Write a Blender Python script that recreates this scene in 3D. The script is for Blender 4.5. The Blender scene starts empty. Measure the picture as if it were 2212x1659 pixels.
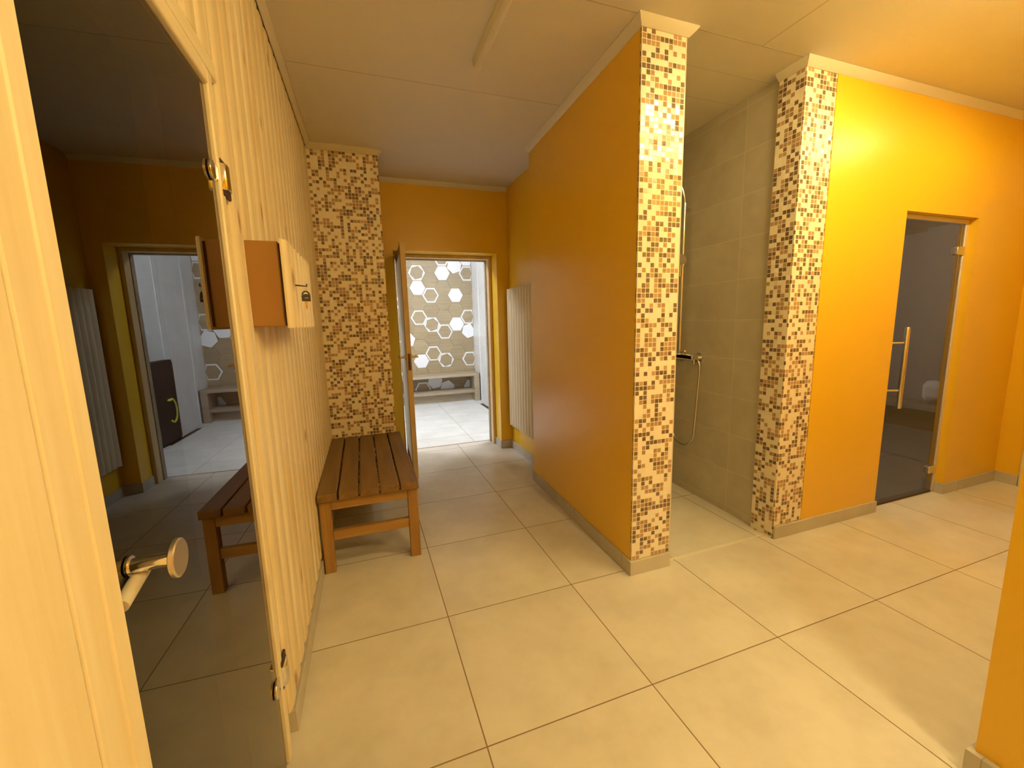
import bpy, bmesh, math, random
from mathutils import Vector, Matrix
random.seed(7)
S = bpy.context.scene
C = S.collection
PI = math.pi

# ------------------------------------------------------------------ helpers
def link(name, bm, mats, parent=None, bevel=0, sharp=35, seg=2):
    me = bpy.data.meshes.new(name)
    bmesh.ops.recalc_face_normals(bm, faces=bm.faces)
    bm.to_mesh(me); bm.free()
    for m in (mats if isinstance(mats, (list, tuple)) else [mats]):
        me.materials.append(m)
    for p in me.polygons: p.use_smooth = True
    me.set_sharp_from_angle(angle=math.radians(sharp))
    o = bpy.data.objects.new(name, me); C.objects.link(o)
    if parent is not None: o.parent = parent
    if bevel:
        b = o.modifiers.new('b', 'BEVEL'); b.width = bevel; b.segments = seg
        b.limit_method = 'ANGLE'; b.angle_limit = math.radians(40)
    return o

def tag(o, label, cat=None, group=None, kind=None):
    o['label'] = label
    if cat: o['category'] = cat
    if group: o['group'] = group
    if kind: o['kind'] = kind
    return o

def struct(name, bm, mats, label=None, parent=None, bevel=0, cat=None, sharp=35):
    o = link(name, bm, mats, parent, bevel, sharp)
    if parent is None:
        o['kind'] = 'structure'
        if label: o['label'] = label
        o['category'] = cat or name.split('_')[0]
    return o

def thing(name, label, cat, loc=(0, 0, 0), rz=0, group=None, kind=None):
    o = bpy.data.objects.new(name, None); C.objects.link(o)
    o.empty_display_size = .05
    o.location = loc; o.rotation_euler = (0, 0, rz)
    return tag(o, label, cat, group, kind)

def box(bm, x0, x1, y0, y1, z0, z1, mi=0, M=None):
    co = [(x, y, z) for x in (x0, x1) for y in (y0, y1) for z in (z0, z1)]
    v = [bm.verts.new(M @ Vector(c) if M else c) for c in co]
    for f in ((0, 1, 3, 2), (4, 6, 7, 5), (0, 4, 5, 1), (2, 3, 7, 6), (0, 2, 6, 4), (1, 5, 7, 3)):
        bm.faces.new([v[i] for i in f]).material_index = mi
    return bm

def B(*a, **k): return box(bmesh.new(), *a, **k)

def prism(bm, pts, axis, a0, a1, mi=0):
    """polygon of (u,v) swept along axis: 'x' -> (a,u,v), 'y' -> (u,a,v), 'z' -> (u,v,a)"""
    f = {'x': lambda a, u, v: (a, u, v), 'y': lambda a, u, v: (u, a, v), 'z': lambda a, u, v: (u, v, a)}[axis]
    A = [bm.verts.new(f(a0, u, v)) for u, v in pts]; Bv = [bm.verts.new(f(a1, u, v)) for u, v in pts]
    n = len(pts)
    bm.faces.new(A).material_index = mi; bm.faces.new(Bv[::-1]).material_index = mi
    for i in range(n):
        bm.faces.new([A[i], A[(i + 1) % n], Bv[(i + 1) % n], Bv[i]]).material_index = mi
    return bm

def tube(bm, pts, r, seg=12, cap=True):
    pts = [Vector(p) for p in pts]; rings = []
    rr = r if isinstance(r, (list, tuple)) else [r] * len(pts)
    t0 = (pts[1] - pts[0]).normalized()
    up = Vector((0, 0, 1)) if abs(t0.z) < .9 else Vector((1, 0, 0))
    n = t0.cross(up).normalized()
    for i, p in enumerate(pts):
        t = ((pts[min(i + 1, len(pts) - 1)] - p).normalized() + (p - pts[max(i - 1, 0)]).normalized())
        t = t.normalized() if t.length > 1e-6 else t0
        n = (n - t * n.dot(t)).normalized(); b = t.cross(n)
        rings.append([bm.verts.new(p + (n * math.cos(a) + b * math.sin(a)) * rr[i]) for a in [2 * PI * k / seg for k in range(seg)]])
    for A, Bv in zip(rings, rings[1:]):
        for k in range(seg):
            bm.faces.new([A[k], A[(k + 1) % seg], Bv[(k + 1) % seg], Bv[k]])
    if cap:
        bm.faces.new(rings[0][::-1]); bm.faces.new(rings[-1])
    return bm

def T(*a, **k): return tube(bmesh.new(), *a, **k)

def arc(f, n=24): return [f(i / n) for i in range(n + 1)]

# ------------------------------------------------------------------ materials
class NT:
    def __init__(s, name):
        s.m = bpy.data.materials.new(name); s.m.use_nodes = True
        s.t = s.m.node_tree; s.t.nodes.clear()
        s.out = s.n('ShaderNodeOutputMaterial')
    def n(s, typ, **k):
        nd = s.t.nodes.new(typ)
        for a, v in k.items():
            if a == 'ins':
                for i, x in v.items(): s.set(nd, i, x)
            else: setattr(nd, a, v)
        return nd
    def set(s, nd, i, x):
        if hasattr(x, 'is_output') : s.t.links.new(x, nd.inputs[i])
        else: nd.inputs[i].default_value = x
    def math(s, op, a, b=0.0, c=0.0):
        nd = s.n('ShaderNodeMath', operation=op)
        s.set(nd, 0, a); s.set(nd, 1, b)
        if op in ('MULTIPLY_ADD', 'COMPARE', 'SMOOTH_MIN'): s.set(nd, 2, c)
        return nd.outputs[0]
    def mix(s, f, a, b, typ='RGBA', blend='MIX'):
        nd = s.n('ShaderNodeMix', data_type=typ)
        if typ == 'RGBA': nd.blend_type = blend
        k = {'RGBA': (0, 6, 7, 2), 'FLOAT': (0, 2, 3, 0)}[typ]
        s.set(nd, k[0], f); s.set(nd, k[1], a); s.set(nd, k[2], b)
        return nd.outputs[k[3]]
    def ramp(s, f, stops, interp='LINEAR'):
        nd = s.n('ShaderNodeValToRGB'); nd.color_ramp.interpolation = interp
        e = nd.color_ramp.elements
        while len(e) > 1: e.remove(e[-1])
        e[0].position, e[0].color = stops[0][0], stops[0][1]
        for p, c in stops[1:]:
            x = e.new(p); x.color = c
        s.set(nd, 0, f); return nd.outputs[0]
    def pos(s):
        p = s.n('ShaderNodeNewGeometry').outputs['Position']
        return p
    def xyz(s, v):
        nd = s.n('ShaderNodeSeparateXYZ'); s.set(nd, 0, v); return nd.outputs
    def comb(s, x, y, z):
        nd = s.n('ShaderNodeCombineXYZ')
        for i, q in enumerate((x, y, z)): s.set(nd, i, q)
        return nd.outputs[0]
    def noise(s, v, scale, detail=3, rough=.5):
        nd = s.n('ShaderNodeTexNoise'); s.set(nd, 'Vector', v); s.set(nd, 'Scale', scale)
        s.set(nd, 'Detail', detail); s.set(nd, 'Roughness', rough); return nd.outputs[0]
    def mapping(s, v, scale=(1, 1, 1), loc=(0, 0, 0)):
        nd = s.n('ShaderNodeMapping'); s.set(nd, 0, v); nd.inputs['Scale'].default_value = scale
        nd.inputs['Location'].default_value = loc; return nd.outputs[0]
    def bump(s, h, strength=.2, dist=.002, normal=None):
        nd = s.n('ShaderNodeBump'); s.set(nd, 'Height', h); nd.inputs['Strength'].default_value = strength
        nd.inputs['Distance'].default_value = dist
        if normal is not None: s.set(nd, 'Normal', normal)
        return nd.outputs[0]
    def pbr(s, col, rough=.5, metal=0, normal=None, spec=.5, **k):
        nd = s.n('ShaderNodeBsdfPrincipled')
        s.set(nd, 'Base Color', col); s.set(nd, 'Roughness', rough); s.set(nd, 'Metallic', metal)
        s.set(nd, 'Specular IOR Level', spec)
        if normal is not None: s.set(nd, 'Normal', normal)
        for a, v in k.items(): s.set(nd, a.replace('_', ' '), v)
        s.t.links.new(nd.outputs[0], s.out.inputs[0]); return s.m

def rgb(r, g, b): return (r, g, b, 1)

def m_plain(name, col, rough=.5, metal=0, spec=.5, var=.04, bump=0, scale=9):
    n = NT(name); p = n.pos()
    f = n.noise(p, scale, 4)
    c = n.mix(f, rgb(*[x * (1 - var) for x in col]), rgb(*[min(1, x * (1 + var)) for x in col]))
    nm = n.bump(n.noise(p, 160, 4), bump, .002) if bump else None
    return n.pbr(c, rough, metal, nm, spec)

def m_wood(name, light, dark, axis='z', knot=0.0, rough=.5, scale=1.0, plank=0.0):
    n = NT(name); p = n.pos()
    st = {'x': (.06, 1, 1), 'y': (1, .06, 1), 'z': (1, 1, .06)}[axis]
    v = n.mapping(p, tuple(q * 34 * scale for q in st))
    warp = n.noise(n.mapping(p, tuple(q * 3 for q in st)), 1.5, 2)
    vv = n.n('ShaderNodeVectorMath', operation='ADD'); n.set(vv, 0, v); n.set(vv, 1, n.comb(n.math('MULTIPLY', warp, 6), 0, n.math('MULTIPLY', warp, 3)))
    g = n.noise(vv.outputs[0], 1.0, 5, .6)
    g2 = n.noise(n.mapping(p, tuple(q * 7 for q in st)), 1.0, 2)
    c = n.ramp(n.math('ADD', n.math('MULTIPLY', g, .7), n.math('MULTIPLY', g2, .3)), [(.34, rgb(*dark)), (.62, rgb(*light))])
    if plank:
        o = {'x': 1, 'y': 0, 'z': 1}[axis]
        w = n.n('ShaderNodeTexWhiteNoise', noise_dimensions='1D'); n.set(w, 'W', n.math('FLOOR', n.math('DIVIDE', n.xyz(p)[o], plank)))
        c = n.mix(n.math('MULTIPLY', w.outputs[0], .22), c, rgb(*dark))
    if knot:
        ks = {'x': (2.2, 9, 9), 'y': (9, 2.2, 9), 'z': (1.6, 9, 3.2)}[axis]
        vo = n.n('ShaderNodeTexVoronoi'); n.set(vo, 'Vector', n.mapping(p, ks)); n.set(vo, 'Scale', knot)
        k = n.ramp(vo.outputs['Distance'], [(.05, rgb(1, 1, 1)), (.13, rgb(0, 0, 0))])
        ke = n.math('MULTIPLY', k, .75)
        c = n.mix(ke, c, rgb(dark[0] * .42, dark[1] * .28, dark[2] * .18))
    return n.pbr(c, rough, 0, n.bump(g, .12, .001), .4)

def m_tile(name, c1, c2, grout, size, off=(0, 0), axes='xy', gw=.004, rough=.35, brick=False, blotch=1.3):
    n = NT(name); p = n.pos(); q = n.xyz(p)
    ix = {'x': 0, 'y': 1, 'z': 2}
    row = n.math('DIVIDE', n.math('SUBTRACT', q[ix[axes[1]]], off[1]), size[1])
    u = n.math('DIVIDE', n.math('SUBTRACT', q[ix[axes[0]]], off[0]), size[0])
    if brick: u = n.math('ADD', u, n.math('MULTIPLY', n.math('MODULO', n.math('FLOOR', row), 2), .5))
    def edge(a, s):
        fr = n.math('FRACT', a)
        return n.math('LESS_THAN', n.math('MINIMUM', fr, n.math('SUBTRACT', 1, fr)), gw * .5 / s)
    g = n.math('MAXIMUM', edge(u, size[0]), edge(row, size[1]))
    cell = n.comb(n.math('FLOOR', u), n.math('FLOOR', row), 0)
    w = n.n('ShaderNodeTexWhiteNoise', noise_dimensions='3D'); n.set(w, 'Vector', cell)
    vv = n.n('ShaderNodeVectorMath', operation='MULTIPLY_ADD'); n.set(vv, 0, w.outputs['Color']); n.set(vv, 1, (9, 9, 9)); n.set(vv, 2, p)
    b = n.noise(vv.outputs[0], 3.2 * blotch, 5, .55)
    b2 = n.noise(vv.outputs[0], 14 * blotch, 3, .5)
    f = n.ramp(n.math('ADD', n.math('MULTIPLY', b, .8), n.math('MULTIPLY', b2, .2)), [(.38, rgb(0, 0, 0)), (.62, rgb(1, 1, 1))])
    c = n.mix(f, rgb(*c1), rgb(*c2))
    c = n.mix(n.math('MULTIPLY', w.outputs[0], .12), c, rgb(*c1))
    c = n.mix(g, c, rgb(*grout))
    r = n.mix(g, n.math('ADD', rough - .05, n.math('MULTIPLY', b2, .1)), .8, 'FLOAT')
    h = n.math('SUBTRACT', 1, g)
    return n.pbr(c, r, 0, n.bump(h, .5, .001), .45)

def m_mosaic(name, pitch=.0222, uo=0.0, seed=0.0):
    n = NT(name); p = n.pos(); q = n.xyz(p)
    u = n.math('ADD', n.math('DIVIDE', n.math('SUBTRACT', n.math('ADD', q[0], q[1]), uo), pitch), .0)
    v = n.math('DIVIDE', n.math('SUBTRACT', q[2], .0760), pitch)
    cell = n.comb(n.math('FLOOR', u), n.math('FLOOR', v), seed)
    w = n.n('ShaderNodeTexWhiteNoise', noise_dimensions='3D'); n.set(w, 'Vector', cell)
    w2 = n.n('ShaderNodeTexWhiteNoise', noise_dimensions='3D'); n.set(w2, 'Vector', n.comb(n.math('FLOOR', v), n.math('FLOOR', u), seed + 5.3))
    c = n.ramp(w.outputs[0], [(0, rgb(.90, .82, .66)), (.43, rgb(.38, .22, .10)), (.55, rgb(.45, .27, .135)), (.66, rgb(.32, .175, .075)), (.75, rgb(.07, .027, .012)), (.9, rgb(.105, .042, .018))], 'CONSTANT')
    stri = n.noise(n.comb(n.math('MULTIPLY', u, .15), n.math('MULTIPLY', v, 4), 0), 1.5, 2)
    c = n.mix(n.math('MULTIPLY', stri, .25), c, rgb(.9, .75, .5))
    def edge(a):
        fr = n.math('FRACT', a)
        return n.math('LESS_THAN', n.math('MINIMUM', fr, n.math('SUBTRACT', 1, fr)), .065)
    g = n.math('MAXIMUM', edge(u), edge(v))
    c = n.mix(g, c, rgb(.86, .76, .58))
    r = n.mix(g, n.math('ADD', .08, n.math('MULTIPLY', w2.outputs[0], .2)), .6, 'FLOAT')
    ge = n.n('ShaderNodeNewGeometry')
    a = n.n('ShaderNodeVectorMath', operation='SUBTRACT'); n.set(a, 0, w2.outputs['Color']); n.set(a, 1, (.5, .5, .5))
    b = n.n('ShaderNodeVectorMath', operation='MULTIPLY_ADD'); n.set(b, 0, a.outputs[0]); n.set(b, 1, (.16, .16, .16)); n.set(b, 2, ge.outputs['Normal'])
    nn = n.n('ShaderNodeVectorMath', operation='NORMALIZE'); n.set(nn, 0, b.outputs[0])
    return n.pbr(c, r, 0, n.bump(n.math('SUBTRACT', 1, g), .35, .001, nn.outputs[0]), .55)

def m_glass(name, tint, ior=1.9):
    n = NT(name)
    tr = n.n('ShaderNodeBsdfTransparent'); tr.inputs[0].default_value = rgb(*tint)
    gl = n.n('ShaderNodeBsdfGlossy'); gl.inputs[0].default_value = rgb(1, 1, 1); gl.inputs['Roughness'].default_value = .006
    fr = n.n('ShaderNodeFresnel'); fr.inputs[0].default_value = ior
    bf = n.n('ShaderNodeNewGeometry').outputs['Backfacing']
    mx = n.n('ShaderNodeMixShader'); n.set(mx, 0, n.math('MULTIPLY', fr.outputs[0], n.math('SUBTRACT', 1, bf))); n.set(mx, 1, tr.outputs[0]); n.set(mx, 2, gl.outputs[0])
    n.t.links.new(mx.outputs[0], n.out.inputs[0]); return n.m

def m_frost(name, col):
    n = NT(name)
    d = n.n('ShaderNodeBsdfDiffuse'); d.inputs[0].default_value = rgb(*col)
    t = n.n('ShaderNodeBsdfTranslucent'); t.inputs[0].default_value = rgb(*col)
    g = n.n('ShaderNodeBsdfGlossy'); g.inputs['Roughness'].default_value = .12
    m1 = n.n('ShaderNodeMixShader'); m1.inputs[0].default_value = .82; n.set(m1, 1, d.outputs[0]); n.set(m1, 2, t.outputs[0])
    m2 = n.n('ShaderNodeMixShader'); m2.inputs[0].default_value = .05; n.set(m2, 1, m1.outputs[0]); n.set(m2, 2, g.outputs[0])
    n.t.links.new(m2.outputs[0], n.out.inputs[0]); return n.m

def m_emit(name, col, s):
    n = NT(name); e = n.n('ShaderNodeEmission'); e.inputs[0].default_value = rgb(*col); e.inputs[1].default_value = s
    n.t.links.new(e.outputs[0], n.out.inputs[0]); return n.m

WARM = (1.0, .82, .38)
M = {}
M['floor'] = m_tile('floor_tile', (.63, .58, .50), (.73, .68, .60), (.25, .18, .11), (.6, .6), (0, 0), gw=.0045, rough=.36)
M['floorfar'] = m_tile('far_floor_tile', (.62, .61, .58), (.72, .71, .69), (.36, .33, .30), (.6, .585), (.79, 3.45), gw=.005, rough=.4)
M['shower'] = m_tile('shower_tile', (.54, .49, .40), (.62, .57, .47), (.70, .64, .52), (.6, .2385), (.907, .045), axes='yz', gw=.004, rough=.4)
M['showerx'] = m_tile('shower_tile_across', (.54, .49, .40), (.62, .57, .47), (.70, .64, .52), (.6, .2385), (1.2, .045), axes='xz', gw=.004, rough=.4)
M['white'] = m_tile('white_tile', (.74, .75, .76), (.80, .81, .82), (.62, .63, .64), (.6, .3), (0, 0), axes='yz', gw=.004, rough=.25)
M['whitex'] = m_tile('white_tile_across', (.74, .75, .76), (.80, .81, .82), (.62, .63, .64), (.6, .3), (0, 0), axes='xz', gw=.004, rough=.25)
M['skirt'] = m_tile('skirting_tile', (.50, .46, .39), (.58, .53, .45), (.40, .35, .28), (.6, .6), (.03, .03), gw=.003, rough=.4)
M['mosaic'] = m_mosaic('mosaic_glass_tile', .0224, .911 + .56)
M['yellow'] = m_plain('golden_yellow_paint', (.86, .525, .026), .30, spec=.5, var=.012, bump=.03, scale=4)
M['ceil'] = m_plain('ceiling_panel', (.74, .70, .63), .55, var=.02)
M['seam'] = m_plain('ceiling_seam', (.52, .47, .40), .7)
M['trim'] = m_plain('cream_cornice', (.74, .69, .58), .4, var=.02)
M['pine'] = m_wood('spruce_cladding', (.89, .80, .60), (.70, .54, .29), 'z', knot=1.0, rough=.45, plank=.098)
M['pineframe'] = m_wood('spruce_frame', (.89, .80, .60), (.80, .67, .43), 'z', knot=.7, rough=.42)
M['pinehead'] = m_wood('spruce_frame_across', (.89, .80, .60), (.80, .67, .43), 'y', knot=.6, rough=.42)
M['pale'] = m_wood('pale_panel_wood', (.86, .77, .58), (.74, .62, .42), 'z', knot=.5, rough=.5)
M['bench'] = m_wood('stained_bench_slat', (.225, .125, .038), (.135, .068, .018), 'y', rough=.45)
M['benchleg'] = m_wood('stained_bench_leg', (.40, .225, .065), (.27, .138, .034), 'z', rough=.45)
M['benchx'] = m_wood('stained_bench_rail', (.40, .225, .065), (.27, .138, .034), 'x', rough=.45)
M['boxbrown'] = m_plain('brown_stained_board', (.34, .17, .045), .5, var=.07, scale=5)
M['dark'] = m_plain('dark_gap', (.05, .02, .01), .6)  # stands for shade in gaps; own colour of drain and cabinet
M['farwood'] = m_wood('grey_brown_wood', (.42, .34, .23), (.29, .22, .14), 'x', rough=.55)
M['chrome'] = m_plain('chrome', (.86, .84, .80), .09, 1, var=.01)
M['steel'] = m_plain('brushed_steel', (.72, .68, .60), .28, 1, var=.02)
M['black'] = m_plain('black_plastic', (.016, .013, .012), .4, var=.1)
M['iron'] = m_plain('dark_iron', (.10, .06, .05), .45, .7)
M['brass'] = m_plain('brass', (.62, .44, .16), .3, 1)
M['knob'] = m_plain('satin_knob', (.62, .56, .48), .3, .9, var=.02)
M['plastic'] = m_plain('lamp_plastic', (.72, .66, .55), .3, var=.02)
M['glass1'] = m_glass('bronze_glass', (.38, .27, .12), 1.75)
M['glass3'] = m_glass('grey_glass', (.66, .58, .47), 1.5)
M['frost'] = m_frost('frosted_glass', (.78, .78, .74))
M['doorwood'] = m_wood('door_leaf_wood', (.74, .55, .29), (.62, .43, .20), 'z', rough=.4)
M['alu'] = m_plain('beige_aluminium', (.70, .63, .50), .4, .2, var=.02)
M['slate'] = m_plain('grey_plaster', (.21, .215, .25), .6, var=.05)
M['slatefl'] = m_plain('dark_stone', (.16, .15, .15), .35, var=.25, scale=14)
M['cloth'] = m_plain('pale_towel', (.62, .65, .74), .9, var=.05, bump=.3)
M['saunawood'] = m_wood('sauna_lining', (.50, .32, .15), (.36, .21, .09), 'z', rough=.6)
M['hexbase'] = m_plain('hex_grout', (.50, .42, .29), .6)
M['hexwhite'] = m_plain('white_hex', (.84, .85, .88), .3, var=.01)
M['paint'] = m_plain('cream_reveal', (.78, .66, .36), .4, var=.02)
M['yrubber'] = m_plain('yellow_rubber', (.60, .56, .05), .5)
M['lamp'] = m_emit('warm_tube', WARM, 192)
M['lampb'] = m_emit('warm_tube_weaker', WARM, 72)
M['lampc'] = m_emit('warm_tube_long', WARM, 215)
M['lampd'] = m_emit('dim_tube', (.78, .86, 1.0), 300)
M['lampcool'] = m_emit('cool_tube', (.94, .97, 1.0), 560)

def hexmat():
    n = NT('hex_wood_tile'); p = n.pos()
    ge = n.n('ShaderNodeNewGeometry'); r = ge.outputs['Random Per Island']
    vv = n.n('ShaderNodeVectorMath', operation='ADD'); n.set(vv, 0, n.mapping(p, (3, 3, 40))); n.set(vv, 1, n.comb(n.math('MULTIPLY', r, 30), 0, n.math('MULTIPLY', r, 50)))
    g = n.noise(vv.outputs[0], 1, 4, .6)
    c = n.ramp(g, [(.3, rgb(.30, .225, .12)), (.7, rgb(.43, .34, .20))])
    c = n.mix(n.math('MULTIPLY', r, .35), c, rgb(.25, .18, .10))
    return n.pbr(c, .45)
M['hexwood'] = hexmat()

H = 2.48            # ceiling height
def sx(y, off=0.0): return -.552 + .012 * y + off     # sauna wall face (crest of the cladding)

# ------------------------------------------------------------------ setting: floor, ceiling
struct('floor', B(-.75, 4.6, -3.2, 3.14, -.1, 0), M['floor'], 'large beige square floor tiles with brown joints')
struct('floor', B(-2.2, 1.6, 3.14, 5.95, -.1, 0), M['floorfar'], 'bright pale floor tiles of the white room behind the doorway')
bm = B(-.75, 4.6, -3.2, 3.02, H, H + .1)
struct('ceiling', bm, M['ceil'], 'flat cream ceiling with thin panel joints')
bm = bmesh.new()
for y in (.545, 1.30):
    box(bm, -.5, 1.9 if y < 1 else .93, y - .0025, y + .0025, H - .0003, H + .002)
for y in (.765, 1.0): box(bm, 1.15, 1.88, y - .0015, y + .0015, H - .0003, H + .002)
box(bm, 1.555, 1.560, -2.2, .545, H - .0003, H + .002)
o = struct('ceiling_seam', bm, M['seam'], 'thin joint lines between the cream ceiling panels', cat='ceiling')
bm = B(-2.2, 1.6, 3.14, 5.95, H, H + .1)
struct('ceiling', bm, M['whitex'], 'white ceiling of the room behind the doorway')

# ------------------------------------------------------------------ sauna wall (left)
def siding(bm, ya, yb, za, zb, face, w=.098, d=.0085, back=.022, mi=0, y0=0.0, seg=10, ex=4.5):
    """vertical boards with rounded edges; face(y) gives the crest's x, boards run along y"""
    prof = []
    k0 = math.floor((ya - y0) / w); k1 = math.ceil((yb - y0) / w)
    for k in range(k0, k1):
        for i in range(seg + 1):
            t = i / seg; y = y0 + (k + t) * w
            if y < ya - 1e-6 or y > yb + 1e-6: continue
            s = abs(2 * t - 1)
            prof.append((y, -d * s ** ex))
    if prof[0][0] > ya + 1e-4: prof.insert(0, (ya, prof[0][1]))
    if prof[-1][0] < yb - 1e-4: prof.append((yb, prof[-1][1]))
    pr = [prof[0]]
    for q in prof[1:]:
        if q[0] - pr[-1][0] > 1e-5: pr.append(q)
    F0 = [bm.verts.new((face(y) + e, y, za)) for y, e in pr]; F1 = [bm.verts.new((face(y) + e, y, zb)) for y, e in pr]
    B0 = [bm.verts.new((face(y) - back, y, za)) for y, e in pr]; B1 = [bm.verts.new((face(y) - back, y, zb)) for y, e in pr]
    for i in range(len(pr) - 1):
        for q in ((F0[i], F0[i + 1], F1[i + 1], F1[i]), (B0[i + 1], B0[i], B1[i], B1[i + 1]), (F0[i + 1], F0[i], B0[i], B0[i + 1]), (F1[i], F1[i + 1], B1[i + 1], B1[i])):
            bm.faces.new(q).material_index = mi
    bm.faces.new((F0[0], F1[0], B1[0], B0[0])).material_index = mi
    bm.faces.new((F0[-1], B0[-1], B1[-1], F1[-1])).material_index = mi

bm = bmesh.new()
siding(bm, .238, 2.24, .092, 2.452, sx, y0=.238)
siding(bm, -.535, .238, 1.892, 2.452, sx, y0=.238)
bm2 = bmesh.new()
struct('wall_left', bm, M['pine'], 'pale spruce tongue-and-groove boards with rounded edges around the sauna door')
bm = bmesh.new()
for y0, y1, z0, z1 in ((.20, 2.81, 0, H), (-3.2, -.50, 0, H), (-.50, .20, 1.87, H)):
    prism(bm, [(sx(y0, -.023), y0), (sx(y1, -.023), y1), (-.70, y1), (-.70, y0)], 'z', z0, z1)
struct('wall_left_core', bm, M['skirt'], 'grey-beige tiled base strip showing below the spruce boards', cat='wall')
bm = bmesh.new()
siding(bm, -3.2, -.662, .02, 2.452, sx, y0=-.662, w=.14, d=.006)
struct('wall_left_near', bm, M['pineframe'], 'wide spruce boards left of the sauna door, nearest the camera', cat='wall')
bm = prism(bmesh.new(), [(sx(.262, .006), .262), (sx(2.243, .006), 2.243), (sx(2.243, -.022), 2.243), (sx(.262, -.022), .262)], 'z', 0, .075)
struct('baseboard_left', bm, M['skirt'], 'low beige tile skirting under the spruce wall', bevel=.002)

# dark sauna cabin behind the glass
bm = bmesh.new()
X0, X1, Y0, Y1, Z1 = -2.3, -.702, -1.2, 1.4, 2.15
box(bm, X0 - .05, X0, Y0, Y1, 0, Z1); box(bm, X0, X1, Y0 - .05, Y0, 0, Z1); box(bm, X0, X1, Y1, Y1 + .05, 0, Z1)
box(bm, X0, X1, Y0, Y1, Z1, Z1 + .05); box(bm, X0, X1, Y0, Y1, -.1, 0.0)
struct('wall_sauna', bm, M['saunawood'], 'dark unlit timber lining of the sauna cabin behind the bronze glass')

# sauna door: frame + glass leaf
d1 = thing('door_1', 'bronze-tinted glass sauna door in a pale spruce frame', 'door', (0, 0, 0), kind='structure')
def fr(y0, y1, z0, z1, o0, o1, m=None, bm=None):
    bm = bm or bmesh.new()
    prism(bm, [(sx(y0, o1), y0), (sx(y1, o1), y1), (sx(y1, o0), y1), (sx(y0, o0), y0)], 'z', z0, z1)
    return bm
# right jamb: face board + raised lip
bm = fr(.160, .238, .035, 1.853, -.15, -.012); o = link('jamb', bm, M['pineframe'], d1, .003)
bm = fr(.158, .191, .006, 1.850, -.10, .0); link('stop_bead', bm, M['pineframe'], d1, .004)
bm = fr(-.534, -.460, .0, 1.895, -.15, -.002); link('jamb', bm, M['pineframe'], d1, .003)
bm = fr(-.490, -.458, .0, 1.850, -.10, .0); link('stop_bead', bm, M['pineframe'], d1, .003)
bm = fr(-.66, -.537, .0, 1.895, -.02, .0); link('architrave', bm, M['pineframe'], d1, .006)
bm = fr(-.460, .236, 1.853, 1.895, -.15, -.001); link('head', bm, M['pinehead'], d1, .003)
bm = fr(-.458, .160, 1.815, 1.852, -.10, .0); link('stop_bead', bm, M['pinehead'], d1, .004)
GA, GB = -.5630, .024
def gx(y, off=0): return GA + GB * y + off
bm = prism(bmesh.new(), [(gx(-.452), -.452), (gx(.152), .152), (gx(.152, -.008), .152), (gx(-.452, -.008), -.452)], 'z', .012, 1.812)
pane = link('pane', bm, M['glass1'], d1); pane['label'] = 'dark bronze reflective glass pane'
# hinges: chrome clamp on glass + block on the jamb
def sauna_hinge(z):
    y = .166
    bm = bmesh.new()
    prism(bm, [(sx(y, -.004), y), (sx(y, .010), y + .004), (sx(y, .013), y + .012), (sx(y, .012), y + .036), (sx(y, .006), y + .056), (sx(y, -.004), y + .058)], 'z', z - .030, z + .030)
    h = link('hinge', bm, M['chrome'], d1, .002, sharp=60); h['label'] = 'chrome door hinge'
    bm = fr(y + .004, y + .066, z - .043, z + .043, -.006, .0025)
    link('plate', bm, M['iron'], h, .004)
    bm = bmesh.new()
    tube(bm, [(gx(.128, .001), .128, z), (gx(.128, .007), .128, z), (gx(.128, .010), .128, z)], [.023, .023, .014], 28)
    box(bm, gx(.13, .001), gx(.13, .008), .128, .170, z - .014, z + .014)
    link('clamp', bm, M['chrome'], h, .001)
sauna_hinge(1.622); sauna_hinge(.277)
# round pull knob with stem
ky, kz = -.407, .964
k = link('knob', T([(sx(ky, .034), ky, kz), (sx(ky, .036), ky, kz), (sx(ky, .0405), ky, kz), (sx(ky, .042), ky, kz)], [.022, .0255, .0255, .0235], 40), M['knob'], d1)
k['label'] = 'round satin metal pull knob'
link('stem', T([(gx(ky, .001), ky, kz), (gx(ky, .004), ky, kz), (gx(ky, .0042), ky, kz), (sx(ky, .035), ky, kz)], [.013, .013, .0095, .0095], 28), M['chrome'], k)
bm = bmesh.new()
tube(bm, [(gx(-.380, .007), -.380, .950), (gx(-.452, .009), -.452, .935)], .009, 16)
link('lever', bm, M['alu'], k)  # bar added on the glass front for a pale streak in the pane

# ------------------------------------------------------------------ mosaic pillar at the end of the sauna wall
p = struct('pillar', B(-.60, -.066, 2.243, 2.815, 0, H), M['mosaic'], 'mosaic-tiled pillar standing behind the slatted bench', cat='pillar')

# ------------------------------------------------------------------ partition between corridor and shower
def quad_prism(pts, z0, z1, mi=0, bm=None):
    return prism(bm or bmesh.new(), pts, 'z', z0, z1, mi)
PA, PB, PC, PD = (.911, .565), (1.137, .562), (1.137, 1.9), (.954, 1.9)
w = struct('wall_middle', quad_prism([(PA[0], PA[1] + .004), (PB[0], PB[1] + .004), PC, PD], 0, H), M['yellow'], 'golden orange partition wall between the corridor and the shower')
bm = B(PA[0], PB[0], .558, .566, .0755, 2.45)
f = link('mosaic_facing', bm, M['mosaic'], w); f['label'] = 'brown, tan and cream mosaic on the narrow end face'
bm = B(PB[0], PB[0] + .006, .5585, 1.9, 0, H)
link('shower_tiling', bm, M['shower'], w)
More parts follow.
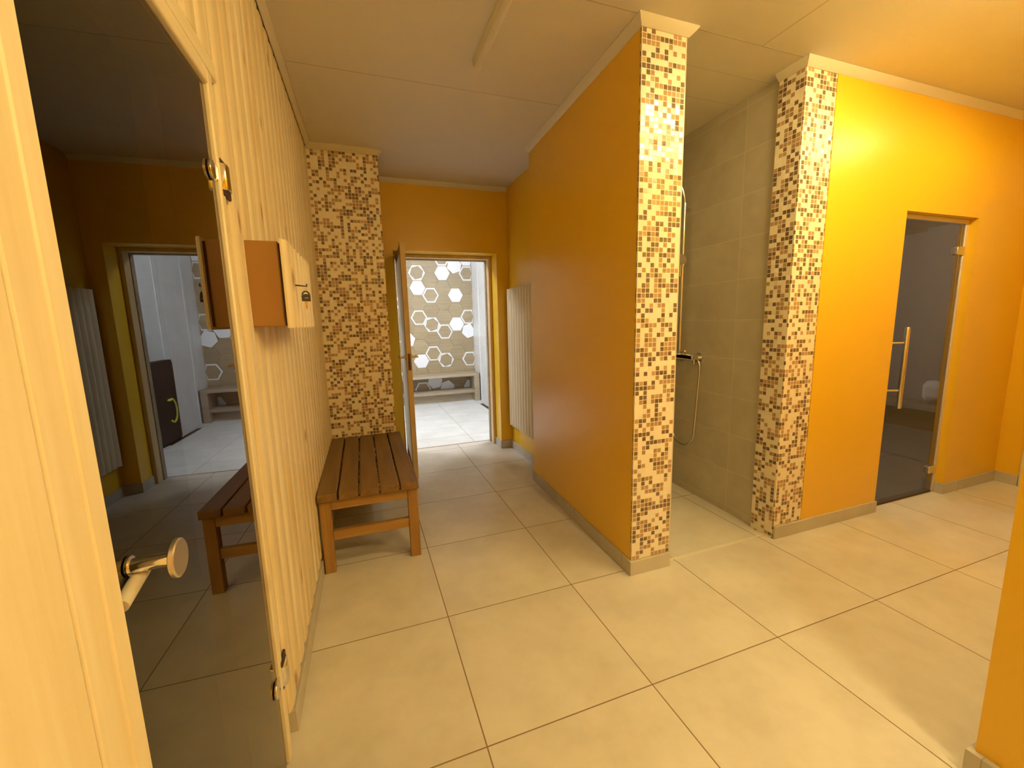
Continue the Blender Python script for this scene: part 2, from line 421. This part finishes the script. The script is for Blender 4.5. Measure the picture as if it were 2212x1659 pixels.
# skirting around it
bm = bmesh.new()
prism(bm, [(PA[0] - .011, .556), (PA[0] + .002, .556), (PD[0] + .002, 1.905), (PD[0] - .011, 1.905)], 'z', 0, .075)
struct('baseboard_middle', bm, M['skirt'], 'beige tile skirting along the orange partition', bevel=.0015)
bm = B(PA[0] - .011, PB[0] + .004, .548, .5575, 0, .075)
struct('baseboard_middle', bm, M['skirt'], 'beige tile skirting under the mosaic end of the partition', bevel=.0015)

# ------------------------------------------------------------------ shower alcove
YR = .548
bm = prism(bmesh.new(), [(1.878, .69), (1.935, 1.90), (2.10, 1.90), (2.10, .69)], 'z', 0, H)
struct('wall_shower', bm, M['shower'], 'beige tiled wall inside the shower, with the mixer on it')
bm = B(1.143, 1.936, 1.90, 1.99, 0, H)
struct('wall_shower_back', bm, M['showerx'], 'beige tiled back wall of the shower', cat='wall')
p2 = struct('pillar', B(1.856, 2.073, YR, .690, 0, H), M['mosaic'], 'mosaic-tiled pillar right of the shower, beside the yellow wall', cat='pillar')
bm = B(1.147, 1.86, .588, .602, -.002, .005)
struct('trim_1', bm, M['trim'], 'thin pale threshold strip across the shower entrance', bevel=.002)

# shower set on the right tiled wall
def wx(y): return 1.878 + (y - .69) * .0471
sh = thing('shower_set', 'chrome shower column with mixer and hanging hose on the beige tiles', 'shower', (wx(1.3), 1.30, 1.0))
def sp(dx, y, z): return Vector((wx(y) - dx, y, z)) - Vector((wx(1.3), 1.30, 1.0))
# mixer bar, runs along the wall
mx = link('mixer', T([sp(.055, 1.185, .988), sp(.055, 1.192, .988), sp(.055, 1.44, .988), sp(.055, 1.447, .988)], [.018, .023, .023, .018], 24), M['chrome'], sh)
link('lever', tube(tube(bmesh.new(), [sp(.055, 1.30, 1.0), sp(.075, 1.29, 1.025)], .014, 16), [sp(.072, 1.295, 1.02), sp(.125, 1.20, 1.035)], [.009, .006], 12), M['chrome'], mx)
for y in (1.20, 1.36):
    bm = T([sp(.002, y, .985), sp(.008, y, .985), sp(.0085, y, .985), sp(.05, y, .985)], [.032, .032, .015, .015], 24)
    link('wall_flange', bm, M['chrome'], mx)
bm = T([sp(.055, 1.19, .975), sp(.055, 1.19, .945)], [.011, .009], 14); link('spout', bm, M['chrome'], mx)
# riser pipe with a bend out to the overhead rose
pts = [sp(.055, 1.338, 1.0), sp(.055, 1.338, 1.5), sp(.055, 1.338, 2.02)] + arc(lambda t: sp(.055 + .11 * (1 - math.cos(t * PI / 2)), 1.338 + .03 * t, 2.02 + .17 * math.sin(t * PI / 2)), 12) + [sp(.40, 1.40, 2.17)]
link('riser_pipe', T(pts, .0125, 16), M['chrome'], sh)
bm = tube(bmesh.new(), [sp(.40, 1.40, 2.175), sp(.40, 1.40, 2.14), sp(.40, 1.40, 2.135), sp(.40, 1.40, 2.125)], [.014, .02, .10, .10], 32)
link('shower_rose', bm, M['chrome'], sh)
# slider holding the hand shower
hs = link('slider', T([sp(.055, 1.338, 1.61), sp(.055, 1.338, 1.66)], .022, 20), M['chrome'], sh)
link('hand_shower', tube(tube(bmesh.new(), [sp(.085, 1.325, 1.54), sp(.11, 1.29, 1.66)], [.011, .014], 16), [sp(.10, 1.292, 1.66), sp(.125, 1.272, 1.645), sp(.130, 1.268, 1.642)], [.022, .036, .036], 24), M['chrome'], hs)
for z in (1.635, 2.0): link('bracket', T([sp(.001, 1.338, z), sp(.055, 1.338, z)], .010, 12), M['chrome'], hs)
# hose: loop from mixer end down and back up to the slider
def hose(t):
    if t < .12:
        a = t / .12; return sp(.06, 1.172 - .045 * math.sin(a * PI / 2), .975 + .01 * math.sin(a * PI) - .07 * (1 - math.cos(a * PI / 2)))
    if t < .42:
        a = (t - .12) / .3; return sp(.06, 1.127 + .03 * a, .905 - .43 * a)
    if t < .62:
        a = (t - .42) / .2 * PI; return sp(.06, 1.273 - .116 * math.cos(a), .475 - .115 * math.sin(a))
    a = (t - .62) / .38; return sp(.06 + .03 * a, 1.389 - .03 * a, .475 + 1.06 * a)
link('hose', T(arc(hose, 70), .0075, 12), M['steel'], sh)

# ------------------------------------------------------------------ yellow wall on the right with the tinted door
DX0, DX1, DZ = 2.738, 3.462, 1.836
bm = bmesh.new()
box(bm, 2.073, DX0, YR - .004, .63, 0, H); box(bm, DX1, 4.11, YR - .004, .63, 0, H); box(bm, DX0, DX1, YR - .004, .63, DZ, H)
bmesh.ops.remove_doubles(bm, verts=bm.verts, dist=1e-5)
struct('wall_right', bm, M['yellow'], 'glossy golden yellow wall with the tinted glass door')
bm = B(1.856, DX0 + .006, YR - .014, YR - .0035, 0, .075)
struct('baseboard_right', bm, M['skirt'], 'beige tile skirting below the yellow wall left of the tinted door', bevel=.0015)
bm = prism(bmesh.new(), [(DX1 - .010, YR - .014), (4.11, YR - .014), (4.11, YR - .0042), (DX1 - .0003, YR - .0042), (DX1 - .0003, .585), (DX1 - .010, .585)], 'z', 0, .075)
struct('baseboard_right', bm, M['skirt'], 'beige tile skirting below the yellow wall right of the tinted door', bevel=.0015)
bm = B(4.11, 4.30, .40, .70, 0, H)
box(bm, 4.11, 4.30, .30, .40, 2.05, H); box(bm, 4.11, 4.30, -.75, -.60, 0, H); box(bm, 4.11, 4.30, -.60, .30, 2.05, H)
struct('wall_end', bm, M['yellow'], 'short golden wall return at the far end of the right passage')
struct('baseboard_end', B(4.099, 4.11, .42, .54, 0, .075), M['skirt'], 'beige tile skirting on the short wall return at the far right')
d4 = thing('door_4', 'cream door and casing at the far end of the right passage', 'door', kind='structure')
link('casing', B(4.092, 4.16, .32, .415, 0, 2.05), M['trim'], d4, .003)
link('leaf', B(4.13, 4.17, -.60, .33, .004, 2.05), M['trim'], d4, .003)

# tinted glass door
GY = .592
d3 = thing('door_3', 'grey-tinted glass door set into the yellow wall', 'door', kind='structure')
bm = bmesh.new(); box(bm, DX0, DX1, GY - .006, GY + .022, DZ - .028, DZ); box(bm, DX1 - .026, DX1, GY - .006, GY + .016, 0, DZ - .028); box(bm, DX0, DX0 + .006, GY + .012, GY + .022, 0, DZ - .028)
link('frame', bm, M['alu'], d3, .003)
pn = link('pane', B(DX0 + .006, DX1 - .03, GY, GY + .008, .012, DZ - .032), M['glass3'], d3); pn['label'] = 'grey-brown see-through glass'
for z in (1.641, .172):
    bm = bmesh.new()
    prism(bm, [(3.36, z - .022), (3.372, z - .026), (3.44, z - .026), (3.44, z + .026), (3.372, z + .026), (3.36, z + .022)], 'y', GY - .012, GY + .02)
    h = link('hinge', bm, M['steel'], d3, .003); h['label'] = 'satin metal glass hinge'
link('bottom_seal', B(DX0 + .002, DX1 - .028, GY - .002, .630, -.001, .012), M['dark'], d3)  # dark strip standing in for the shadow line under the door
hd = link('handle', T([(2.878, .548, .662), (2.878, .548, .668), (2.878, .548, 1.162), (2.878, .548, 1.168)], [.011, .0135, .0135, .011], 24), M['steel'], d3)
hd['label'] = 'tall vertical metal pull bar'
bm = bmesh.new()
for z in (1.072, .775): tube(bm, [(2.878, .550, z), (2.80, GY + .001, z)], .0065, 14)
link('post', bm, M['steel'], hd)
# dim room behind the tinted door
bm = bmesh.new()
box(bm, 2.20, 5.80, 3.1, 3.2, 0, 2.3); box(bm, 2.10, 2.25, .63, 3.2, 0, 2.3); box(bm, 5.80, 5.95, .60, 3.2, 0, 2.3); box(bm, 5.55, 5.80, .70, 1.83, 0, 2.3); box(bm, 4.30, 5.8, .60, .70, 0, 2.3)
struct('wall_steam', bm, M['slate'], 'grey walls of the dim room seen through the tinted door')
struct('floor_steam', B(2.25, 5.80, .631, 3.1, -.1, .003), M['slatefl'], 'dark stone floor of the dim room behind the tinted door', cat='floor')
bm = B(2.10, 5.95, .63, 3.2, 2.14, 2.2)
for k in range(5): box(bm, 2.2, 5.8, .9 + k * .5, .905 + k * .5, 2.137, 2.141)
struct('ceiling_steam', bm, M['ceil'], 'panelled ceiling glimpsed at the top of the tinted door', cat='ceiling')
pl = thing('stone_bench', 'dark low built-in bench in the dim room behind the tinted door', 'bench', (5.38, 1.95, 0))
link('seat', B(-.20, .165, -1.2, 1.1, .235, .285), M['slatefl'], pl, .004)
link('base', B(-.06, .165, -1.15, 1.05, 0, .235), M['dark'], pl)  # coloured near-black to stand for the shade under the seat

def cushion(name, label, cat, loc, s, rz=0, tilt=0):
    bm = bmesh.new()
    bmesh.ops.create_cube(bm, size=1)
    bmesh.ops.subdivide_edges(bm, edges=bm.edges, cuts=5, use_grid_fill=True)
    for v in bm.verts:
        x, y, z = v.co * 2
        e = max(abs(x), abs(y))
        v.co = Vector((x * s[0] * (1 - .06 * y * y), y * s[1] * (1 - .06 * x * x), z * s[2] * (1 - .55 * e ** 3) + .01 * math.sin(7 * x + 3 * y))) * .5
    o = link(name, bm, M['cloth'], sharp=80); o.location = loc; o.rotation_euler = (tilt, 0, rz)
    return tag(o, label, cat)
cushion('towel', 'pale folded towel lying in the dim room, beside the door handle', 'towel', (5.42, 2.13, .365), (.22, .24, .155), .2)
cushion('towel', 'crumpled pale towel in the dim room, near the hinge side of the tinted door', 'towel', (5.40, 1.55, .415), (.16, .16, .23), .5, 0)

# ------------------------------------------------------------------ near wall corner at the right edge
bm = B(1.232, 4.11, -2.2, -.549, 0, H)
struct('wall_near', bm, M['yellow'], 'golden wall corner at the right edge, nearest the camera')
bm = prism(bmesh.new(), [(1.212, -2.2), (1.2315, -2.2), (1.2315, -.5485), (4.11, -.5485), (4.11, -.537), (1.212, -.537)], 'z', 0, .075)
struct('baseboard_near', bm, M['skirt'], 'beige tile skirting at the near right wall corner', bevel=.0015)
struct('wall_rear', B(-.75, 1.4, -3.3, -3.2, 0, H), M['yellow'], 'golden wall behind the viewpoint')
struct('wall_rear', B(1.232, 1.32, -3.2, -2.2, 0, H), M['yellow'], 'golden side wall behind the viewpoint')

# ------------------------------------------------------------------ back wall with the doorway
OX0, OX1, OZ = .045, .985, 1.893
bm = bmesh.new()
box(bm, -.62, OX0, 2.814, 3.135, 0, H); box(bm, OX1, 1.60, 2.814, 3.135, 0, H); box(bm, OX0, OX1, 2.814, 3.135, OZ, H)
bmesh.ops.remove_doubles(bm, verts=bm.verts, dist=1e-5)
struct('wall_back', bm, M['yellow'], 'golden orange wall around the open doorway at the corridor end')
bm = B(1.098, 1.60, 1.90, 2.814, 0, H)
struct('wall_nook', bm, M['yellow'], 'golden side wall of the nook behind the partition')
bm = prism(bmesh.new(), [(.975, 2.803), (1.087, 2.803), (1.087, 1.905), (1.0975, 1.905), (1.0975, 2.8135), (.9845, 2.8135), (.9845, 2.98), (.975, 2.98)], 'z', 0, .075)
struct('baseboard_back', bm, M['skirt'], 'beige tile skirting right of the open doorway', bevel=.0015)
# cream lining + thin wood stop in the reveal
d2 = thing('door_2', 'open wood-framed frosted glass door at the end of the corridor', 'door', kind='structure')
bm = bmesh.new(); box(bm, .955, .9845, 2.985, 3.10, 0, OZ - .03); box(bm, OX0, .9845, 2.985, 3.10, OZ - .03, OZ - .0005); box(bm, OX0, OX0 + .03, 3.06, 3.10, 0, OZ - .03)
link('frame', bm, M['doorwood'], d2, .003)
bm = bmesh.new(); box(bm, .948, .956, 3.07, 3.12, 0, OZ - .038); box(bm, OX0, .956, 3.07, 3.12, OZ - .038, OZ - .029)
link('stop_bead', bm, M['farwood'], d2)
# leaf opened towards the corridor
lh = Vector((.100, 3.055, 0)); lf = Vector((.0745, 2.290, 0))
ang = math.atan2(lf.y - lh.y, lf.x - lh.x)
LM = Matrix.Translation(lh) @ Matrix.Rotation(ang, 4, 'Z')
L = (lf - lh).length
lt = .038
leaf = link('leaf_frame', box(box(box(box(bmesh.new(), L - .062, L, -lt / 2, lt / 2, .008, 1.872, M=LM), 0, .05, -lt / 2, lt / 2, .008, 1.872, M=LM), .05, L - .062, -lt / 2, lt / 2, 1.80, 1.872, M=LM), .05, L - .062, -lt / 2, lt / 2, .008, .11, M=LM), M['doorwood'], d2, .002)
link('pane', box(bmesh.new(), .05, L - .062, -.0188, -.014, .11, 1.80, M=LM), M['frost'], d2)['label'] = 'pale frosted glass pane'
bm = bmesh.new()
for s in (-1, 1):
    P = lambda u, v, z: LM @ Vector((u, v, z))
    tube(bm, [P(L - .045, s * lt / 2, 1.0), P(L - .045, s * (lt / 2 + .006), 1.0)], .022, 20)
    tube(bm, [P(L - .045, s * lt / 2, 1.0), P(L - .045, s * (lt / 2 + .045), 1.0), P(L - .055, s * (lt / 2 + .05), 1.0), P(L - .16, s * (lt / 2 + .05), 1.0)], .0085, 14)
link('handle', bm, M['brass'], d2)
bm = box(bmesh.new(), L - .001, L + .001, -.011, .011, .90, 1.03, M=LM); link('lock_plate', bm, M['iron'], d2)
bm = B(OX0, .985, 3.128, 3.146, -.002, .004)
struct('trim_2', bm, M['seam'], 'thin dark threshold strip in the open doorway')

# pale slatted panel in the nook
np_ = thing('slatted_panel', 'pale grooved wooden panel hung above the floor, right of the open doorway', 'panel', (1.0975, 2.455, .245), PI)
bm = bmesh.new()
siding(bm, -.335, .335, 0, 1.315, lambda y: .036, w=.067, d=.014, back=.018, y0=-.335, seg=10, ex=2.0)
link('boards', bm, M['pale'], np_)
for z in (.2, 1.1): link('batten', B(.0, .018, -.30, .30, z, z + .07), M['pale'], np_)

# ------------------------------------------------------------------ far white room
FX = 1.50
def ring_hex(cx, cz, R, rot=0.0):
    return [(cx + R * math.cos(rot + k * PI / 3), cz + R * math.sin(rot + k * PI / 3)) for k in range(6)]
bm = bmesh.new()
box(bm, -2.2, FX + .1, 5.752, 5.90, 0, H, mi=0)
hs_ = .1333
ringset = {(0, 4): .0, (0, 1): .0, (1, 3): .0, (1, 1): .28, (1, -1): .0, (2, 4): 0.0, (2, -1): .0, (2, -2): .25, (4, 3): 0, (4, 0): 0, (4, -3): 0, (0, 5): 0, (-2, 0): 0, (-3, 2): .2, (-4, 4): 0, (-1, -3): 0, (0, -4): 0}
whiteset = {(0, 3): 0, (0, -2): 0, (2, 3): 0, (3, 4): .25, (3, 2): 0, (3, 0): 0, (4, -1): .25, (-1, 0): .2, (-2, 3): 0, (-3, -1): 0, (2, -4): 0, (3, -4): 0, (1, -4): .2, (-1, 4): 0}
ringset = {}; whiteset = {}
# (column, z of the centre): measured positions; kind r = ring, w = white
for c, z, kd, ro in ((0, 2.04, 'r', .25), (0, 1.81, 'w', 0), (1, 1.695, 'r', 0), (0, 1.355, 'r', 0), (1, 1.24, 'r', .3), (2, 1.127, 'r', 0), (3, 1.24, 'w', 0), (3, 1.695, 'w', 0),
                     (2, 2.04, 'w', 0), (3, 2.14, 'w', .3), (4, 2.04, 'r', 0), (2, 2.27, 'r', 0), (4, 1.355, 'r', 0), (4, 1.127, 'w', .3), (1, .79, 'r', 0), (2, .675, 'r', .3), (0, .675, 'w', 0),
                     (4, .675, 'r', 0), (-1, 1.01, 'w', .2), (0, .22, 'r', 0), (1, .33, 'w', .2), (2, .22, 'w', .3), (4, .22, 'w', 0), (4, 2.27, 'w', 0), (-2, 1.58, 'r', 0), (-3, .9, 'w', 0), (-4, 1.8, 'r', .2), (-2, .45, 'w', 0)):
    key = (c, round((z - (1.695 if c % 2 else 1.81)) / .2309))
    (ringset if kd == 'r' else whiteset)[key] = ro
def hexface(pts, y0, y1, mi):
    prism(bm, pts, 'y', y0, y1, mi)
for c in range(-14, 6):
    cx = .618 + .2 * c
    z0 = 1.695 if c % 2 else 1.81
    for r in range(-9, 4):
        cz = z0 + .2309 * r
        if cz < -.02 or cz > H + .02 or cx + hs_ > 1.62: continue
        big = [(min(x, FX - .002), min(max(z, .001), H - .001)) for x, z in ring_hex(cx, cz, hs_ - .0025)]
        if (c, r) in whiteset and whiteset[(c, r)] == 0: hexface([(min(x, FX - .002), min(max(z, .001), H - .001)) for x, z in ring_hex(cx, cz, hs_ * .92)], 5.742, 5.752, 2); hexface(big, 5.7455, 5.7521, 1); continue
        if (c, r) in whiteset:
            hexface(big, 5.7455, 5.7521, 1)
            hexface([(min(x, FX - .002), min(max(z, .001), H - .001)) for x, z in ring_hex(cx, cz, hs_ * .93, whiteset[(c, r)])], 5.741, 5.752, 2); continue
        if (c, r) in ringset:
            hexface(big, 5.7455, 5.7521, 2)
            inn = ring_hex(cx, cz, hs_ * .80, ringset[(c, r)])
            hexface([(min(x, FX - .002), min(max(z, .001), H - .001)) for x, z in inn], 5.741, 5.752, 1); continue
        hexface(big, 5.7455, 5.7521, 1)
struct('wall_far', bm, [M['hexbase'], M['hexwood'], M['hexwhite']], 'wall of brown and white hexagon tiles behind the open doorway', sharp=20)
bm = B(FX, FX + .1, 3.14, 5.90, 0, H)
box(bm, FX - .006, FX, 5.38, 5.39, 0, H); box(bm, FX - .006, FX, 4.675, 4.685, 0, H)
struct('wall_far_right', bm, M['white'], 'white tiled side wall seen through the open doorway', cat='wall')
struct('wall_far_left', B(-2.3, -2.2, 3.14, 5.90, 0, H), M['white'], 'white tiled wall at the hidden left end of the far room', cat='wall')
bm = bmesh.new(); box(bm, -2.2, OX0 - .0, 3.136, 3.15, 0, H); box(bm, .9855, FX, 3.136, 3.15, 0, H); box(bm, OX0, .9855, 3.136, 3.15, OZ, H)
struct('wall_far_front', bm, M['whitex'], 'white tiled inner face around the doorway, seen only from the far room', cat='wall')
# low wooden bench under the hexagons
fb = thing('wooden_bench', 'long grey-brown bench with a shelf below the hexagon tiles', 'bench', (.55, 5.57, 0))
link('seat', B(-1.5, .930, -.16, .165, .402, .448), M['farwood'], fb, .004)
link('shelf', B(-1.45, .86, -.15, .15, .135, .180), M['farwood'], fb, .003)
for x in (-1.5, .845): link('side_panel', B(x, x + .085, -.16, .16, 0, .402), M['farwood'], fb, .003)
link('toe_board', B(-1.415, .845, -.05, -.02, 0, .135), M['farwood'], fb)
# drain and dark cabinet (the latter shows in the sauna door's reflection)
dr = thing('floor_drain', 'dark slotted drain in the white floor along the far room wall', 'drain', (1.418, 4.72, 0))
link('frame', box(box(bmesh.new(), -.03, -.024, -.40, .40, -.001, .003), .024, .03, -.40, .40, -.001, .003), M['steel'], dr)
link('channel', B(-.024, .024, -.40, .40, -.001, .0015), M['dark'], dr)
cb = thing('slim_cabinet', 'slim dark cabinet on the white wall, seen only in the sauna door reflection', 'cabinet', (1.4995, 4.28, 0))
link('body', B(-.072, 0, -.37, .37, .0, .925), M['dark'], cb, .004)
link('door', B(-.080, -.0725, -.365, .365, .03, .90), M['dark'], cb, .002)
def loop(t):
    a = -2.2 + t * 5.2
    return (-.0905 - .001 * t, .20 + .085 * math.cos(a) + (.05 * (t - .8) if t > .8 else 0), .19 + .13 * math.sin(a) + (.5 * (t - .8) if t > .8 else 0))
tg = link('hose', T(arc(loop, 40), .011, 12), M['yrubber']); tg.location = (1.4995, 4.28, .17)
tag(tg, 'short yellow hose loop on the slim dark cabinet, seen in the sauna door reflection', 'hose')

# ------------------------------------------------------------------ slatted bench in the corridor
wb = thing('wooden_bench', 'brown slatted wooden bench against the spruce wall, before the mosaic pillar', 'bench', (-.285, 1.68, 0))
bx0, bx1, by0, by1 = -.248, .248, -.562, .556
sw = (bx1 - bx0 - 4 * .009) / 5
for k in range(5):
    a = bx0 + k * (sw + .009)
    link('slat', B(a, a + sw, by0, by1, .392, .432), M['bench'], wb, .004)
for sx_ in (0, 1):
    for sy_ in (0, 1):
        lx = -.243 if sx_ == 0 else .191; ly = by0 + .022 if sy_ == 0 else by1 - .072
        link('leg', B(lx, lx + .052, ly, ly + .052, 0, .3915), M['benchleg'], wb, .003)
for y in (by0 + .026, by1 - .055):
    link('apron', B(-.191, .191, y, y + .03, .338, .3915), M['benchx'], wb, .003)
    link('stretcher', B(-.191, .191, y + .004, y + .034, .172, .222), M['benchx'], wb, .003)
for x in (-.236, .206):
    link('side_rail', B(x, x + .03, by0 + .074, by1 - .072, .345, .3915), M['bench'], wb, .003)

# ------------------------------------------------------------------ key cabinet on the sauna wall
yk = .318
kc = thing('wall_box', 'small brown wall cabinet with a grooved pine front on the spruce wall', 'cabinet', (sx(yk, .0), yk, 1.262), math.atan(-.012))
link('body', B(-.004, .080, 0, .51, .004, .242), M['boxbrown'], kc, .004)
link('back_gap', B(.080, .0865, .004, .50, .008, .236), M['dark'], kc)  # dark filler painted as the shade between body and front panel
bm = bmesh.new()
siding(bm, -.012, .522, 0, .246, lambda y: .104, w=.0762, d=.012, back=.0172, y0=-.012, seg=10, ex=2.4)
fp = link('front_panel', bm, M['pine'], kc); fp['label'] = 'pale grooved pine front'
nail = link('nail', T([(.096, .088, .129), (.134, .092, .125), (.1345, .092, .1325)], [.0026, .0026, .0022], 10), M['iron'], kc)
# key hanging from the nail
kx, kyy, kz_ = -.418, .412, 1.372
key = thing('key', 'black-headed key hanging from a nail on the pine-fronted wall cabinet', 'key', (kx, kyy, kz_), .62)
hb = bmesh.new()
outer = [(-.0125, -.030), (.0125, -.030), (.0130, -.012)] + [(.0130 * math.cos(a), -.0105 + .0125 * math.sin(a)) for a in [PI * i / 14 for i in range(15)]] + [(-.0130, -.012)]
inner = [(.0085 * math.cos(a), -.0100 + .0080 * math.sin(a)) for a in [PI * i / 10 for i in range(11)]] + [(-.0045, -.0085), (0, -.0065), (.0045, -.0085)]
# head as two shells: body with slot below the bow
prism(hb, [(-.0125, -.030), (.0125, -.030), (.0130, -.0125), (.0085, -.0105), (.0035, -.0078), (-.0035, -.0078), (-.0085, -.0105), (-.0130, -.0125)], 'y', -.003, .003)
bow = [(.0112 * math.cos(a), -.0112 + .0112 * math.sin(a)) for a in [PI * i / 16 for i in range(17)]]
tube(hb, [(x, 0, z) for x, z in bow], .0024, 10)
link('head', hb, M['black'], key)
kb = bmesh.new()
prism(kb, [(-.0045, -.030), (.0045, -.030), (.0040, -.036), (.0026, -.037), (.0026, -.042), (.0012, -.0435), (.0026, -.0455), (.0012, -.0475), (.0026, -.0495), (.0, -.0535), (-.0026, -.0505), (-.0026, -.037), (-.0040, -.036)], 'y', -.0011, .0011)
link('blade', kb, M['brass'], key)
link('ring', T([(.0045 * math.cos(a), 0.0, .0035 + .0045 * math.sin(a)) for a in [2 * PI * i / 20 for i in range(21)]], .0006, 6), M['chrome'], key)
link('label_line', B(-.006, .006, -.0034, -.0029, -.0205, -.0192), M['steel'], key)

# ------------------------------------------------------------------ cornices
def cornice(name, pts, label, s=.034):
    """pts: wall line; room on the left of travel direction"""
    bm = bmesh.new(); prof = [(0, 0), (0, -s), (.004, -s), (.010, -s + .004), (s - .004, -.010), (s, -.004), (s, 0)]
    rings = []
    n = len(pts)
    for i, q in enumerate(pts):
        q = Vector(q)
        dirs = []
        if i > 0: dirs.append((q - Vector(pts[i - 1])).normalized())
        if i < n - 1: dirs.append((Vector(pts[i + 1]) - q).normalized())
        nn = [Vector((-d.y, d.x)) for d in dirs]
        if len(nn) == 1: m = nn[0]
        else:
            m = nn[0] + nn[1]; m = m / (m.dot(nn[0]))
        rings.append([bm.verts.new((q.x + m.x * a, q.y + m.y * a, H + b - .0005)) for a, b in prof])
    for A, Bv in zip(rings, rings[1:]):
        for k in range(len(prof)):
            j = (k + 1) % len(prof)
            bm.faces.new([A[k], Bv[k], Bv[j], A[j]])
    bm.faces.new(rings[0]); bm.faces.new(rings[-1][::-1])
    return struct(name, bm, M['trim'], label, sharp=30)
# keep the room on the left hand side
cornice('trim_3', [(1.137, 1.89), (1.143, .558), (.911, .558), (.954, 1.90)][::-1][::-1] if False else [(.954, 1.90), (.911, .558), (1.143, .558), (1.143, .60)][::-1], 'cream cornice around the top of the orange partition')
cornice('trim_4', [(1.856, .69), (1.856, YR), (4.11, YR - .004)][::-1], 'cream cornice along the yellow wall and its mosaic pillar')
cornice('trim_5', [(sx(2.243), 2.243), (-.066, 2.243), (-.066, 2.30)][::-1], 'cream cornice on top of the mosaic pillar behind the bench')
cornice('trim_6', [(-.066, 2.814), (1.098, 2.814)][::-1], 'cream cornice above the open doorway')
cornice('trim_7', [(sx(-3.2, .002), -3.2), (sx(2.243, .002), 2.243)][::-1], 'narrow cream cornice above the spruce boards', s=.026)

# ------------------------------------------------------------------ lamps
fl = thing('ceiling_light', 'switched-off slim batten light on the ceiling above the corridor', 'light', (.34, .44, H))
bm = prism(bmesh.new(), [(-.021, -.0), (-.021, -.018), (-.016, -.036), (-.006, -.043), (.006, -.043), (.016, -.036), (.021, -.018), (.021, 0)], 'y', -.58, .58)
link('diffuser', bm, M['plastic'], fl, .001)
for s in (-1, 1):
    bm = prism(bmesh.new(), [(-.022, -.0), (-.022, -.018), (-.017, -.037), (-.006, -.0445), (.006, -.0445), (.017, -.037), (.022, -.018), (.022, 0)], 'y', s * .58, s * .592)
    link('end_cap', bm, M['plastic'], fl, .001)
    bm = B(-.010, .006, min(s * .592, s * .615), max(s * .592, s * .615), -.022, -.001); link('clip', bm, M['plastic'], fl, .002)

def lit(name, label, loc, rz, length, mat, r=.016, skirt=0):
    t = thing(name, label, 'light', loc, rz, None)
    link('housing', prism(bmesh.new(), ([(-.05, 0), (-.058, -skirt), (-.054, -skirt), (-.045, -.010), (.045, -.010), (.054, -skirt), (.058, -skirt), (.05, 0)] if skirt else [(-.03, 0), (-.03, -.012), (.03, -.012), (.03, 0)]), 'y', -length / 2 - .02, length / 2 + .02), M['plastic'], t, .002)  # skirt: unseen side flanges shaped to keep tube light off the ceiling
    link('tube', T([(0, -length / 2, -.030 - .10 * skirt), (0, length / 2, -.030 - .10 * skirt)], r, 16), mat, t)
    return t
lit('ceiling_light', 'lit warm tube light in the right passage, nearer the shower', (1.76, -.27, H), PI / 2, 1.00, M['lamp'], .016, .036)
lit('ceiling_light', 'lit warm tube light in the right passage, nearer the tinted door', (3.0, -.10, H), PI / 2, .60, M['lampb'], .016, .046)
lit('ceiling_light', 'lit warm tube light on the ceiling behind the viewpoint', (.98, -1.62, H), 0, 1.15, M['lampc'])  # fill light, no known lamp here; added to lift sauna wall and floor
lit('ceiling_light', 'dim cool tube light in the room behind the tinted door', (3.3, 2.3, 2.14), 0, 1.0, M['lampd'])  # unseen fill light added to brighten the interior behind the glass
lit('ceiling_light', 'lit cool tube light in the white far room, left of the doorway', (-.96, 3.94, H), 0, .40, M['lampcool'], .022)
lit('ceiling_light', 'lit cool tube light in the white far room, close to the doorway', (1.34, 3.42, H), 0, .40, M['lampcool'], .022)

# ------------------------------------------------------------------ world, camera, view
wd = bpy.data.worlds.new('World'); S.world = wd; wd.use_nodes = True
wd.node_tree.nodes['Background'].inputs[0].default_value = (.02, .015, .008, 1)
wd.node_tree.nodes['Background'].inputs[1].default_value = 0.2

cam = bpy.data.cameras.new('camera'); co = bpy.data.objects.new('camera', cam); C.objects.link(co)
cam.sensor_fit = 'HORIZONTAL'; cam.sensor_width = 36.0; cam.lens = 900.08 * 36 / 2212
cam.clip_start = .02; cam.clip_end = 60
right = Vector((0.9404956, -0.33893191, -0.02435555)); down = Vector((-0.0736906, -0.13346291, -0.98831035)); fwd = Vector((0.33171935, 0.93129631, -0.15049737))
up = -down; bk = -fwd
co.matrix_world = Matrix(((right.x, up.x, bk.x, -.26558), (right.y, up.y, bk.y, -1.04801), (right.z, up.z, bk.z, 1.26713), (0, 0, 0, 1)))
S.camera = co
S.view_settings.view_transform = 'Standard'; S.view_settings.look = 'None'
S.view_settings.gamma = 1; S.view_settings.use_curve_mapping = False
S.view_settings.exposure = 0.0
